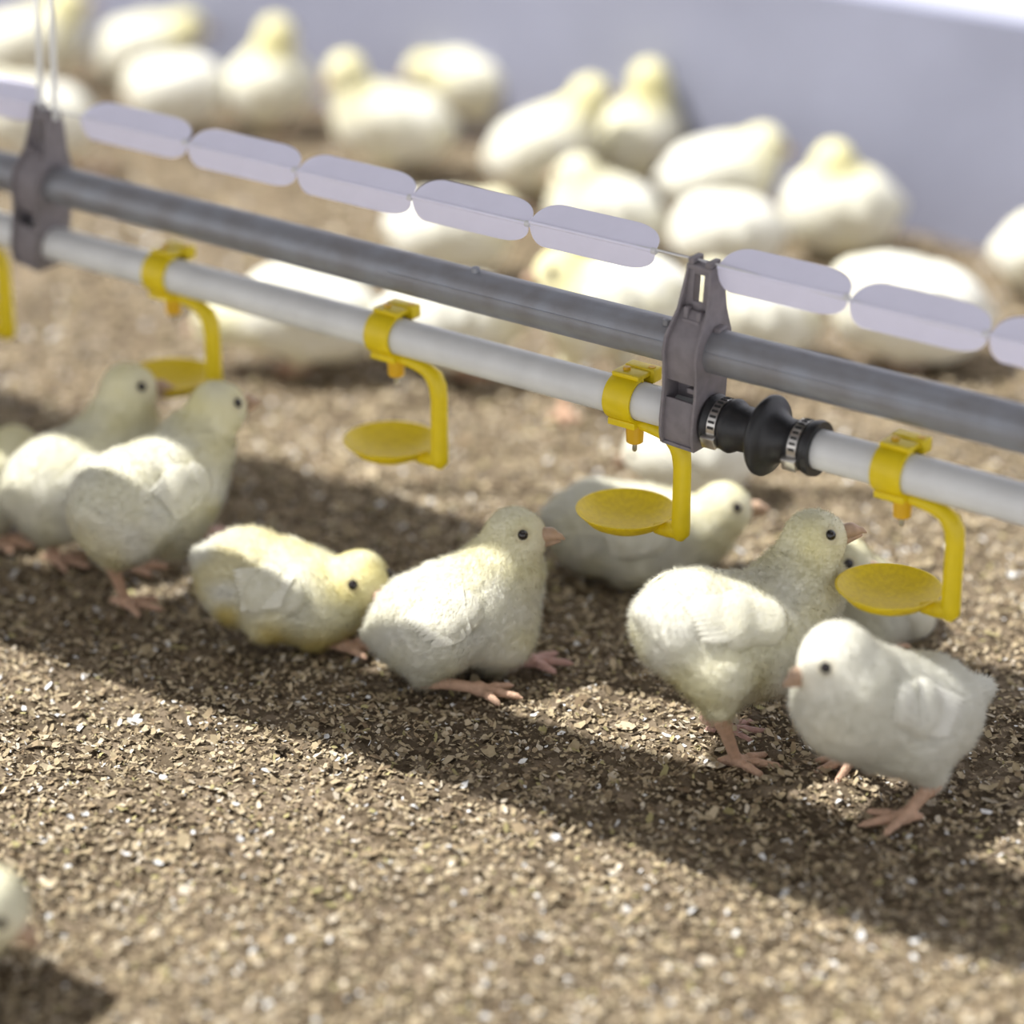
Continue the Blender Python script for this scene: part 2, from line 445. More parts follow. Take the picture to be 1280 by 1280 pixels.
def make_chick(sp, near=True):
    """sp: dict of image key points; every key point is a real 3D point: pixel ray cut at the bird's own distance."""
    G = gp(*sp['g']); Y0 = G[1]
    K = lambda k: py(k[0], k[1], Y0 + (k[2] if len(k) > 2 else 0.0))
    root = empty('chick', G, sp['label'], 'chick', sp['group'])
    B1, B2, H = K(sp['b1']) - G, K(sp['b2']) - G, K(sp['h']) - G
    r1, r2, rh = sp['r']
    look = ypr(*sp['look'])
    side = unit(np.cross(UP, look)); lu = unit(np.cross(look, side))
    fwd = unit(B2 - B1)
    prims = [(B1, B2, r1, r2)]
    # belly & back fullness
    bs = unit(np.cross(UP, fwd)); bu = unit(np.cross(fwd, bs))
    mid = (B1 + B2) / 2
    nb = K(sp['n']) - G if 'n' in sp else (B2 * .55 + H * .45)
    rn = sp.get('rn', rh * (1.12 if near else .98))
    prims.append((B2 * .8 + B1 * .2 + bu * (r2 * .12), nb, r2 * .88, rn, .022))
    prims.append((nb, H - look * rh * .12 - UP * rh * .1, rn, rh * .9, .012))
    prims.append((H, H + look * rh * .18, rh * .97, rh * .88, .006))
    prims.append((H + look * rh * .50 - lu * rh * .20, H + look * rh * .78 - lu * rh * .16, rh * .50, rh * .30, .009))
    for sgn in (-1, 1):
        prims.append((H + side * sgn * rh * .35 - lu * rh * .35 + look * rh * .2, H + side * sgn * rh * .38 - lu * rh * .4, rh * .60, rh * .6, .008))
    if 't' in sp:
        T = K(sp['t']) - G
    else:
        T = B1 - fwd * r1 * 1.12 + UP * r1 * .12
    prims.append((B1 - fwd * r1 * .3, T, r1 * .7, r1 * .16, .018))
    legs = sp.get('legs', [])
    for lg in legs:
        th = K(lg['thigh']) - G; hk = K(lg['hock']) - G
        prims.append((th, th * .25 + hk * .75, lg.get('rt', .020), .0085, .014))
        prims.append((th * .25 + hk * .75, hk, .0085, .0048, .006))
    k = .012
    vox = .0021 if near else .0036
    V, Q, N = surface(prims, k, vox)
    cl = (vnoise(V[:, 0] * 130 + V[:, 2] * 60 + 40, V[:, 2] * 130 - V[:, 1] * 110 + 90, 21) - .5) + .6 * (vnoise(V[:, 0] * 300 + 70, V[:, 2] * 260 + V[:, 1] * 240 + 90, 22) - .5)
    V = V + N * (cl * .0017 * np.clip((np.linalg.norm(V - H, axis=1) / rh - .8), .25, 1))[:, None]
    fl = V[:, 2] < -0.002
    V[fl, 2] = -0.002
    body = fast_mesh('body', V, Q, 4, M_DOWN, root)
    yl = sp.get('yel', .35)
    eyes_c = [H + unit(look * .50 + lu * .30 + side * sg * .82) * rh * .98 + look * rh * .08 for sg in (-1, 1)]
    def tint(P):
        hd = np.exp(-(np.linalg.norm(P - (H * .8 + nb * .2), axis=1) / (rh * 1.7)) ** 2)
        nz = vnoise(P[:, 0] * 60 + 50, P[:, 2] * 60 + P[:, 1] * 40 + 50, 11)
        low = np.clip(-((P - mid) @ bu) / r1, 0, 1)
        t = np.clip(yl * (.20 + 1.15 * hd + .75 * low * nz + .5 * (nz - .5)), 0, 1)[:, None]
        c = WHITE * (1 - t) + YEL * t
        dp = sp.get('deep', 0)
        if dp:
            w = dp * np.clip((nz - .2) * 2.2, 0, 1)[:, None] * np.clip(low * 1.6 + .3, 0, 1)[:, None]
            c = c * (1 - w) + DEEP * w
        for ec in eyes_c:
            de = np.linalg.norm(P - ec, axis=1)
            w = np.exp(-((de - .0046) / .0016) ** 2)[:, None] * .38
            c = c * (1 - w) + np.array([.55, .46, .28]) * w
            er = ec - look * rh * .62 - lu * rh * .30
            w = np.exp(-(np.linalg.norm(P - er, axis=1) / .0030) ** 2)[:, None] * .40
            c = c * (1 - w) + np.array([.55, .44, .34]) * w
        bk = H + look * rh * .98 - lu * rh * .14
        w = np.exp(-(np.linalg.norm(P - bk, axis=1) / .0085) ** 2)[:, None] * .35
        c = c * (1 - w) + np.array([.72, .60, .40]) * w
        low_brown = np.clip((.018 - P[:, 2]) / .018, 0, 1)[:, None] * .3  # colour blends to brown towards the ground
        return c * (1 - low_brown) + np.array([.45, .36, .24]) * low_brown
    set_col(body, tint(V))
    # wisps of down
    if near:
        tri = Q[:, [0, 1, 2]]; tri2 = Q[:, [0, 2, 3]]; T3 = np.concatenate([tri, tri2])
        ar = np.linalg.norm(np.cross(V[T3[:, 1]] - V[T3[:, 0]], V[T3[:, 2]] - V[T3[:, 0]]), axis=1)
        n = sp.get('wisps', 42000)
        pick = rng.choice(len(T3), n, p=ar / ar.sum())
        b = rng.dirichlet((1, 1, 1), n)
        base = (V[T3[pick]] * b[..., None]).sum(1); nn = (N[T3[pick]] * b[..., None]).sum(1)
        nn /= np.linalg.norm(nn, axis=1, keepdims=True)
        dh = np.linalg.norm(base - H, axis=1)
        face = np.exp(-(np.linalg.norm(base - (H + look * rh), axis=1) / (rh * .7)) ** 2)
        hair = np.where(dh < rh * 1.35, .0025, .0052) * rng.uniform(.4, 1.35, n) * (1 - .75 * face)
        flow = -fwd[None, :] * .8 - UP[None, :] * .35 + rng.normal(0, .28, (n, 3))
        flow = np.where((dh < rh * 1.4)[:, None], -look[None, :] * .7 - UP * .3 + rng.normal(0, .25, (n, 3)), flow)
        flow -= nn * (flow * nn).sum(1)[:, None]
        d = nn * rng.uniform(.2, .85, n)[:, None] + flow * .8
        d /= np.linalg.norm(d, axis=1, keepdims=True)
        wv = np.cross(d, nn) + rng.normal(0, .25, (n, 3)); wv /= np.linalg.norm(wv, axis=1, keepdims=True)
        wd = rng.uniform(.00016, .00032, n)[:, None]
        tip = base + d * hair[:, None]
        p0 = base - wv * wd - nn * .0003; p1 = base + wv * wd - nn * .0003
        fn = np.cross(p1 - p0, tip - p0)
        flip = (fn * nn).sum(1) < 0
        p0[flip], p1[flip] = p1[flip].copy(), p0[flip].copy()
        VV = np.stack([p0, p1, tip], 1).reshape(-1, 3)
        wo = fast_mesh('down', VV, np.arange(3 * n).reshape(-1, 3), 3, M_WISP, root)
        set_col(wo, np.repeat(tint(base), 3, axis=0))
        wo.data.normals_split_custom_set_from_vertices(np.repeat(nn, 3, axis=0).astype(np.float32))
    # wings: a lobe on the flank, rows of small coverts, long flight feathers behind
    wlen = sp.get('wlen', 1.0); rm = (r1 + r2) / 2
    wz = sp.get('wz', 9.0)
    def onbody(P, off):
        P = np.array(P, float)
        for _ in range(7):
            f0 = field(P, prims, k); e = .0005
            g = np.stack([field(P + np.eye(3)[i] * e, prims, k) - f0 for i in range(3)], -1) / e
            g /= np.maximum(np.linalg.norm(g, axis=1, keepdims=True), 1e-9)
            P = P - g * (f0 - off)[:, None] * .9
        return P, g
    L12 = np.linalg.norm(B2 - B1)
    for sgn in (1, -1):
        ws = bs * sgn
        def wp(ax_, th):      # ax_: metres along the body from B1; th: degrees above the flank
            t = math.radians(th)
            return B1 + fwd * ax_ + (ws * math.cos(t) + bu * math.sin(t)) * rm
        x1 = L12 * .86 - sp.get('wx', 0.0); x0 = x1 - rm * 1.45 * wlen
        pr = []
        for th0, th1 in ((30, 24), (20, 15), (10, 6), (2, -2)):
            p, _ = onbody([wp(x1 - abs(th0 - 16) * .0004, th0 + wz), wp((x0 + x1) / 2, (th0 + th1) / 2 + (th0 - 16) * .35 + wz), wp(x0 + rm * .35, th1 + wz)], sp.get('wemb', -.0036))
            pr += [(p[0], p[1], .0060, .0070, .009), (p[1], p[2], .0070, .0036, .009)]
        wv_, wq, wn_ = surface(pr, .008, .002 if near else .004, 2)
        verts = [wv_]; fcs = [[tuple(q) for q in wq]]; off = len(wv_)
        if near:
            fs = []
            for i in range(9): fs.append((x0 + rm * (.72 + .02 * i), 32 - 4.6 * i + wz, rm * (.80 - .035 * i) * wlen, .0034, .0022 + .0003 * i))
            for row, (xx, ln, n_) in enumerate(((x0 + rm * .95, .40, 8), (x0 + rm * 1.25, .34, 7))):
                for i in range(n_): fs.append((xx - .0006 * i, 33 - 5.4 * i + wz, rm * ln, .0034, .0040 + .0003 * row))
            for (xs, th, ln, hw_, lift) in fs:
                ns = 7; base = []
                for j in range(ns):
                    s_ = j / (ns - 1)
                    w_ = hw_ * (.75, 1, 1.05, 1.0, .85, .6, .18)[j]
                    tdeg = th - 9 * s_
                    dth = math.degrees(w_ / rm)
                    for o_ in (-1, 0, 1): base.append(wp(xs - ln * s_, tdeg + o_ * dth))
                lv = np.repeat(lift * (1 - .45 * np.linspace(0, 1, ns)), 3) + np.tile([-.0002, .0006, -.0002], ns) + .0004
                p, g = onbody(base, lv)
                pb = p - g * .0005
                ff = []
                for j in range(ns - 1):
                    for o_ in (0, 1):
                        a = off + j * 3 + o_; q4 = (a, a + 1, a + 4, a + 3)
                        ff += [q4, tuple(x + ns * 3 for x in q4[::-1])]
                verts += [p, pb]; fcs.append(ff); off += 2 * ns * 3
        vv = np.concatenate(verts); ffs = sum(fcs, [])
        wng = mesh_obj('wing', vv, ffs, M_WING, root)
        tw = yl * .22
        cw = np.tile(WHITE * 1.03 * (1 - tw) + YEL * tw, (len(vv), 1))
        set_col(wng, np.clip(cw, 0, .9))
        if near:   # short down over the shoulder of the wing
            tr = np.concatenate([wq[:, [0, 1, 2]], wq[:, [0, 2, 3]]])
            ar = np.linalg.norm(np.cross(wv_[tr[:, 1]] - wv_[tr[:, 0]], wv_[tr[:, 2]] - wv_[tr[:, 0]]), axis=1)
            n = 3500; pk = rng.choice(len(tr), n, p=ar / ar.sum()); bb_ = rng.dirichlet((1, 1, 1), n)[..., None]
            ba = (wv_[tr[pk]] * bb_).sum(1); nn = (wn_[tr[pk]] * bb_).sum(1); nn /= np.linalg.norm(nn, axis=1, keepdims=True)
            fl_ = -fwd - bu * .25 + rng.normal(0, .2, (n, 3)); fl_ -= nn * (fl_ * nn).sum(1)[:, None]
            dd = nn * rng.uniform(.1, .5, n)[:, None] + fl_; dd /= np.linalg.norm(dd, axis=1, keepdims=True)
            wv2 = np.cross(dd, nn); wv2 /= np.linalg.norm(wv2, axis=1, keepdims=True)
            q0 = ba - wv2 * .0003 - nn * .0003; q1 = ba + wv2 * .0003 - nn * .0003; q2 = ba + dd * rng.uniform(.002, .006, n)[:, None]
            fo = fast_mesh('wing_down', np.stack([q0, q1, q2], 1).reshape(-1, 3), np.arange(3 * n).reshape(-1, 3), 3, M_WISP, wng)
            set_col(fo, np.tile(np.clip(cw[0], 0, .9), (3 * n, 1)))
            fo.data.normals_split_custom_set_from_vertices(np.repeat(nn, 3, axis=0).astype(np.float32))
    # eyes
    for sgn in (-1, 1):
        dv = unit(look * .50 + lu * .30 + side * sgn * .82)
        c = H + dv * rh * .945 + look * rh * .08
        v, f = uv_sphere(c, .0036, 12, 16)
        mesh_obj('eye', v, f, M_EYE, root)
    # beak: two tapered halves with a culmen curve
    bb = H + look * rh * .98 - lu * rh * .14
    bl = sp.get('beak', .0150)
    up = [(bb - look * .005 + lu * .0008, bb + look * bl * .40 + lu * .0012, .0062, .0044, .003),
          (bb + look * bl * .40 + lu * .0012, bb + look * bl * .85 - lu * .0008, .0044, .0019, .002),
          (bb + look * bl * .85 - lu * .0008, bb + look * bl * 1.02 - lu * .0030, .0019, .0008, .001)]
    lo_ = [(bb - look * .005 - lu * .0050, bb + look * bl * .78 - lu * .0040, .0046, .0012, .002)]
    v, q, _ = surface(up, .002, .0009 if near else .0018, 2)
    mesh_obj('beak', v, q, M_BEAK, root)
    v, q, _ = surface(lo_, .002, .0009 if near else .0018, 2)
    mesh_obj('lower_beak', v, q, M_BEAK, root)
    # legs
    for lg in legs:
        hk = K(lg['hock']) - G
        ft = gp(*lg['foot']) - G + UP * lg.get('lift', .0045)
        ft = ft if 'fdy' not in lg else py(lg['foot'][0], lg['foot'][1], Y0 + lg['fdy']) - G
        pr = [(hk, ft, .0047, .0036, .002), (hk, hk * .8 + ft * .2, .0056, .0045, .003), (ft, ft + np.array([0, 0, -.001]), .0048, .0045, .003)]
        ty = lg.get('yaw', sp['look'][0])
        tz = lg.get('tz')
        for (da, ln) in ((0, .030), (38, .024), (-38, .024), (178, .012)):
            d = ypr(ty + da, 0); ln *= lg.get('ts', 1.0)
            e0 = ft - UP * .001
            lift = ft[2] - .0030
            e1 = ft + d * ln * .45 - UP * (lift * .45); e2 = ft + d * ln * .85 - UP * lift; e3 = ft + d * ln * 1.02 - UP * (lift + .001)
            if lg.get('raised'):
                e1 = ft + d * ln * .45 - UP * .003; e2 = ft + d * ln * .85 - UP * .010; e3 = ft + d * ln - UP * .013
            pr += [(e0, e1, .0031, .0029, .002), (e1, e2, .0030, .0022, .0015), (e2, e3, .0018, .0006, .001)]
        v, q, _ = surface(pr, .0015, .0011 if near else .0026, 2)
        mesh_obj('leg', v, q, M_LEGP if lg.get('pink') else M_LEG, root)
    return root

NEAR = 'young chicks gathered in front of and under the drinker line'
FAR = 'out-of-focus chicks resting between the drinker line and the grey wall'
chicks = [
 # middle sitter
 dict(g=(560, 852), b1=(536, 778, .016), b2=(608, 758, .020), h=(643, 668, .024), r=(.0345, .0335, .0188), n=(628, 712, .022), rn=.0225, look=(-14, 10), yel=.5, wlen=.95, wz=14,
      legs=[dict(thigh=(545, 805, -.010), hock=(530, 850, -.012), foot=(600, 868), yaw=-18, rt=.022),
            dict(thigh=(630, 800, .01), hock=(610, 838, .02), foot=(662, 832), yaw=-3, pink=True, rt=.018)],
      label='fluffy pale yellow chick squatting with one foot stretched out, beak raised to the right', group=NEAR),
 # standing, head high under last cup
 dict(g=(915, 968), b1=(866, 783, .02), b2=(962, 800, .045), h=(1017, 671, .07), r=(.0335, .0345, .0182), n=(998, 735, .06), rn=.0255, look=(2, 14), yel=.6, wx=.012, wz=20, wemb=-.0026, wlen=1.3,
      legs=[dict(thigh=(898, 840, .0), hock=(901, 897, -.006), foot=(920, 958), yaw=-10, rt=.023),
            dict(thigh=(930, 835, .05), hock=(885, 895, .05), foot=(905, 918), yaw=-4, pink=True, rt=.02)],
      label='tall white chick standing with its neck up beside the rightmost yellow cup', group=NEAR),
 # walking left, right-most
 dict(g=(1120, 1010), b1=(1150, 888, .02), b2=(1058, 880, -.015), h=(1046, 820, -.02), r=(.0345, .0310, .0212), n=(1062, 850, -.018), rn=.023, look=(-166, -18), yel=.1, wlen=1.15, wx=-.004, wemb=-.0044,
      t=(1232, 858, .075),
      legs=[dict(thigh=(1140, 925, -.005), hock=(1168, 978, -.005), foot=(1130, 1028), yaw=-165, rt=.022),
            dict(thigh=(1095, 920, .0), hock=(1096, 948, .012), foot=(1066, 962), yaw=-160, lift=.009, rt=.017, ts=1.05)],
      label='white chick walking left with lowered head, nearest to the lower right corner', group=NEAR),
 # lying, resting head
 dict(g=(350, 800), b1=(316, 724, .01), b2=(392, 750, .0), h=(451, 722, -.004), r=(.0335, .0275, .0185), n=(428, 748, .0), rn=.0175, look=(-52, -12), yel=.75, deep=.75,
      legs=[dict(thigh=(345, 765, -.02), hock=(325, 790, -.022), foot=(380, 793), yaw=-12, rt=.017),
            dict(thigh=(400, 775, -.015), hock=(390, 800, -.015), foot=(430, 813), yaw=-8, rt=.015)],
      label='yellow-stained chick lying flat behind the squatting chick, head on its breast', group=NEAR),
 # left pair, right bird
 dict(g=(155, 762), b1=(158, 630, .0), b2=(222, 606, .04), h=(271, 508, .06), r=(.0365, .0315, .0185), n=(246, 556, .05), rn=.0225, look=(28, 2), yel=.6,
      legs=[dict(thigh=(155, 665, -.005), hock=(140, 704, -.008), foot=(157, 758), yaw=-20, rt=.022),
            dict(thigh=(215, 655, .03), hock=(218, 692, .03), foot=(262, 664), fdy=.06, yaw=15, pink=True, raised=True, rt=.022)],
      label='chick with its back to us, right one of the standing pair at the left', group=NEAR),
 # left pair, left bird
 dict(g=(72, 708), b1=(76, 608, .01), b2=(138, 585, .035), h=(160, 485, .045), r=(.0365, .0325, .0185), n=(152, 535, .04), rn=.0235, look=(8, 4), yel=.55,
      legs=[dict(thigh=(75, 640, -.0), hock=(58, 668, -.002), foot=(70, 703), yaw=-25, rt=.02),
            dict(thigh=(125, 640, .03), hock=(120, 675, .02), foot=(160, 712), yaw=0, rt=.02)],
      label='chick reaching its beak to the second yellow cup, left one of the standing pair', group=NEAR),
 # far left, cut by the frame
 dict(g=(-35, 672), b1=(-62, 612, .02), b2=(-28, 614, .01), h=(16, 562, .03), r=(.032, .030, .018), look=(165, -5), yel=.5, n=(8, 590, .02), rn=.02,
      legs=[dict(thigh=(-20, 640, -.01), hock=(-25, 665, -.01), foot=(-5, 682), yaw=-10, rt=.018)],
      label='chick cut off by the left edge, behind the standing pair', group=NEAR),
 # behind third cup
 dict(g=(800, 735), b1=(752, 660, .02), b2=(832, 674, .02), h=(904, 634, .02), r=(.0335, .030, .0185), n=(882, 664, .02), rn=.018, look=(-4, 6), yel=.45,
      legs=[dict(thigh=(790, 700, -.0), hock=(780, 722, -.0), foot=(815, 732), yaw=-10, rt=.018)],
      label='chick sitting side-on behind the yellow cup nearest the black pipe coupling', group=NEAR),
 # behind last cup
 dict(g=(1085, 812), b1=(1112, 770, .04), b2=(1082, 762, .02), h=(1053, 700, .02), r=(.028, .027, .0178), n=(1066, 730, .02), rn=.019, look=(-28, 0), yel=.4,
      legs=[dict(thigh=(1090, 785, .0), hock=(1085, 805, .0), foot=(1095, 812), yaw=-40, rt=.015)],
      label='small chick whose face peeks out behind the tall standing chick and rightmost cup', group=NEAR),
 # bottom left corner
 dict(g=(-75, 1250), b1=(-120, 1140, .02), b2=(-70, 1150, .01), h=(-8, 1128, .0), r=(.034, .030, .0185), n=(-38, 1140, .005), rn=.02, look=(-18, -38), yel=.35,
      legs=[dict(thigh=(-95, 1180, -.01), hock=(-100, 1215, -.01), foot=(-85, 1245), yaw=0, rt=.018)],
      label='chick of which only the face shows at the lower left edge, pecking', group=NEAR),
]
for c in chicks: make_chick(c, True)

def far(g, b1, b2, h, look, label, legs=None, r=(.037, .034, .0195), yel=.8, **kw):
    d = dict(g=g, b1=b1, b2=b2, h=h, r=r, look=look, yel=yel, label=label, group=FAR, **kw)
    d['legs'] = legs or [dict(thigh=((b1[0] + b2[0]) / 2, b1[1] + 25, -.015), hock=((b1[0] + b2[0]) / 2 - 6, g[1] - 12, -.015), foot=(g[0] + 8, g[1] + 3), yaw=look[0], rt=.018)]
    return make_chick(d, False)
far((38, 112), (12, 58), (62, 50), (85, 4), (10, 5), 'blurred chick farthest left against the wall, behind the hanging cords')
far((178, 110), (158, 66), (198, 60), (232, 34), (8, -5), 'blurred chick facing right, second along the grey wall from the left')
far((222, 172), (235, 112), (198, 118), (178, 100), (-110, -20), 'blurred hunched chick facing us in front of the second one by the wall', yel=.2)
far((335, 168), (345, 108), (322, 112), (345, 42), (60, 10), 'tall blurred chick standing upright, third along the grey wall', n=(338, 72))
far((482, 222), (515, 158), (458, 150), (432, 88), (-150, -20), 'big blurred white chick turned left, behind the gap between third and fourth plates', n=(440, 118))
far((605, 165), (635, 102), (575, 105), (530, 88), (-160, -15), 'blurred white chick with yellow head turned left, close to the wall above the fifth plate')
far((682, 245), (660, 190), (702, 176), (738, 118), (20, -5), 'blurred chick leaning right with a bright white rump, above the sixth plate', n=(725, 145))
far((800, 228), (782, 178), (812, 165), (812, 98), (70, 5), 'blurred upright chick with yellow nape, straight above the grey bracket', n=(812, 130))
far((905, 285), (880, 222), (925, 216), (955, 180), (5, -12), 'blurred chick looking right at the wall, left of the fat round one', yel=.55)
far((1050, 318), (1062, 262), (1030, 262), (1042, 200), (80, 0), 'round blurred chick seen from behind, rightmost of those touching the wall', r=(.043, .039, .0195), n=(1040, 225))
far((905, 348), (925, 292), (885, 292), (900, 278), (-100, -40), 'blurred curled-up chick just right above the grey bracket top', r=(.036, .034, .016), yel=.3)
far((755, 322), (775, 272), (730, 262), (722, 218), (160, -5), 'blurred chick behind the plate left of the grey bracket', yel=.5)
far((562, 350), (542, 288), (590, 292), (620, 262), (10, 0), 'blurred yellowish chick low behind the fourth and fifth plates', yel=.55)
far((712, 512), (800, 375), (728, 385), (700, 338), (-165, -5), 'blurred chick standing just behind the steel pipe with one pink leg showing below',
    legs=[dict(thigh=(735, 415, 0), hock=(705, 465, 0), foot=(705, 520), yaw=-90, rt=.02), dict(thigh=(775, 415, .03), hock=(780, 455, .03), foot=(790, 500), yaw=-90, rt=.02)])
far((370, 462), (415, 398), (350, 388), (272, 400), (175, -15), 'blurred chick lying behind the pipes, between the second and third yellow cups', r=(.037, .036, .019), n=(305, 398), yel=.55)
far((575, 470), (535, 398), (595, 400), (640, 385), (5, -5), 'blurred chick hidden behind the pipes, right of the third yellow clip', yel=.25, r=(.036, .035, .018))
far((945, 450), (962, 400), (912, 392), (890, 352), (160, 0), 'blurred yellowish chick between the steel pipe and the plates right of the bracket', yel=.55)
far((1135, 458), (1165, 392), (1098, 380), (1068, 350), (165, -10), 'large blurred white chick behind the first two plates from the right edge', r=(.044, .040, .0195), yel=.25)
far((1310, 368), (1300, 315), (1330, 312), (1345, 275), (10, 0), 'blurred chick cut off by the right edge, beside the wall foot')
far((862, 618), (885, 566), (842, 562), (812, 560), (175, -25), 'greyish blurred chick lying below the black pipe coupling', r=(.033, .031, .0185), yel=.15, n=(828, 562))
far((128, 215), (70, 150), (20, 140), (-8, 110), (170, 0), 'blurred chick behind the left bracket and its cords', yel=.3)

# ------------------------------------------------------------------ drinker line
def lathe(prof, n=32, axis='s', s0=0.0):
    """prof: list (t, r); axis 's' along the line, 'z' vertical. local (s,q,z)"""
    V = []; F = []
    for (t, r) in prof:
        for j in range(n):
            a = 2 * math.pi * j / n
            if axis == 's': V.append((t, math.cos(a) * r, math.sin(a) * r))
            else: V.append((math.cos(a) * r, math.sin(a) * r, t))
    m = len(prof)
    for i in range(m - 1):
        for j in range(n):
            a = i * n + j; b = i * n + (j + 1) % n
            F.append((a, b, b + n, a + n))
    return V, F
def ring_cap(V, F, i0, n): F.append(tuple(range(i0, i0 + n)))
def locobj(name, V, F, mat, parent, smooth=True, bevel=0.0, off=(0, 0, 0)):
    V = np.asarray(V, float) + np.array(off)
    o = mesh_obj(name, LM(V), F, mat, parent, smooth)
    if bevel:
        b = o.modifiers.new('bevel', 'BEVEL'); b.width = bevel; b.segments = 2; b.limit_method = 'ANGLE'
    if smooth:
        try:
            e = o.modifiers.new('edge', 'EDGE_SPLIT'); e.split_angle = math.radians(45)
        except Exception: pass
    return o
def lbox(s0, s1, q0, q1, z0, z1):
    V = [(s, q, z) for s in (s0, s1) for q in (q0, q1) for z in (z0, z1)]
    return V, [(0, 1, 3, 2), (4, 6, 7, 5), (0, 4, 5, 1), (2, 3, 7, 6), (0, 2, 6, 4), (1, 5, 7, 3)]
def join(*parts):
    V = []; F = []
    for v, f in parts:
        n = len(V); V += [tuple(x) for x in v]; F += [tuple(i + n for i in q) for q in f]
    return V, F
def tube(path, r, n=12, closed_ends=True, flat=1.0):
    """tube through local points"""
    P = [np.array(p, float) for p in path]; V = []; F = []
    rs = r if isinstance(r, (list, tuple)) else [r] * len(P)
    prev = None
    for i, p in enumerate(P):
        t = unit(P[min(i + 1, len(P) - 1)] - P[max(i - 1, 0)])
        ref = prev if prev is not None else (np.array([0, 1.0, 0]) if abs(t[1]) < .9 else np.array([0, 0, 1.0]))
        a = unit(ref - t * (ref @ t)); b = np.cross(t, a); prev = a
        for j in range(n):
            g = 2 * math.pi * j / n
            V.append(p + a * math.cos(g) * rs[i] * flat + b * math.sin(g) * rs[i])
    for i in range(len(P) - 1):
        for j in range(n):
            q = i * n + j; w = i * n + (j + 1) % n
            F.append((q, w, w + n, q + n))
    if closed_ends:
        F.append(tuple(range(n))[::-1]); F.append(tuple(range((len(P) - 1) * n, len(P) * n)))
    return V, F

SZ = 0.0475      # steel pipe above white pipe
WZ = 0.1010      # wire above white pipe
SL, SR = -2.6, 0.95
RW, RS = .0128, .0146
# steel pipe with seam and screws
r = empty('steel_pipe', LP(0, 0, SZ), 'dull grey galvanised steel pipe running across above the white pipe', 'pipe')
V, F = lathe([(SL, RS - .002), (SL, RS), (s_at(500, SZ), RS), (s_at(502, SZ), RS * 1.0), (SR, RS), (SR, RS - .002)], 40)
locobj('tube', V, F, M_STEEL, r)
V, F = tube([(s_at(500, SZ), RS * .965, RS * .22), (SR, RS * .965, RS * .22)], .0007, 8)
locobj('seam', V, F, M_STEEL, r)
for u, q, z in ((597, .002, RS), (840, .006, RS * .92)):
    V, F = lathe([(-.001, 0.0001), (-.001, .0032), (.0025, .0030), (.0032, .0012), (.0032, 0.0001)], 12, 'z')
    locobj('screw', V, F, M_STEEL, r, off=(s_at(u, SZ), q, z))
# white pipe, in two lengths joined by the coupling
SC0 = s_at(883, 0); SC1 = s_at(1034, 0); SCM = s_at(968, 0)
for a, b, lab in ((SL, SCM - .004, 'long white plastic water pipe left of the black coupling'), (SCM + .004, SR, 'white plastic water pipe from the black coupling to the right edge')):
    V, F = lathe([(a, RW - .002), (a, RW), (b, RW), (b, RW - .002)], 40)
    o = locobj('water_pipe', V, F, M_PVC, None)
    o.location = tuple(LP(0)); tag(o, lab, 'pipe', 'white water pipes')

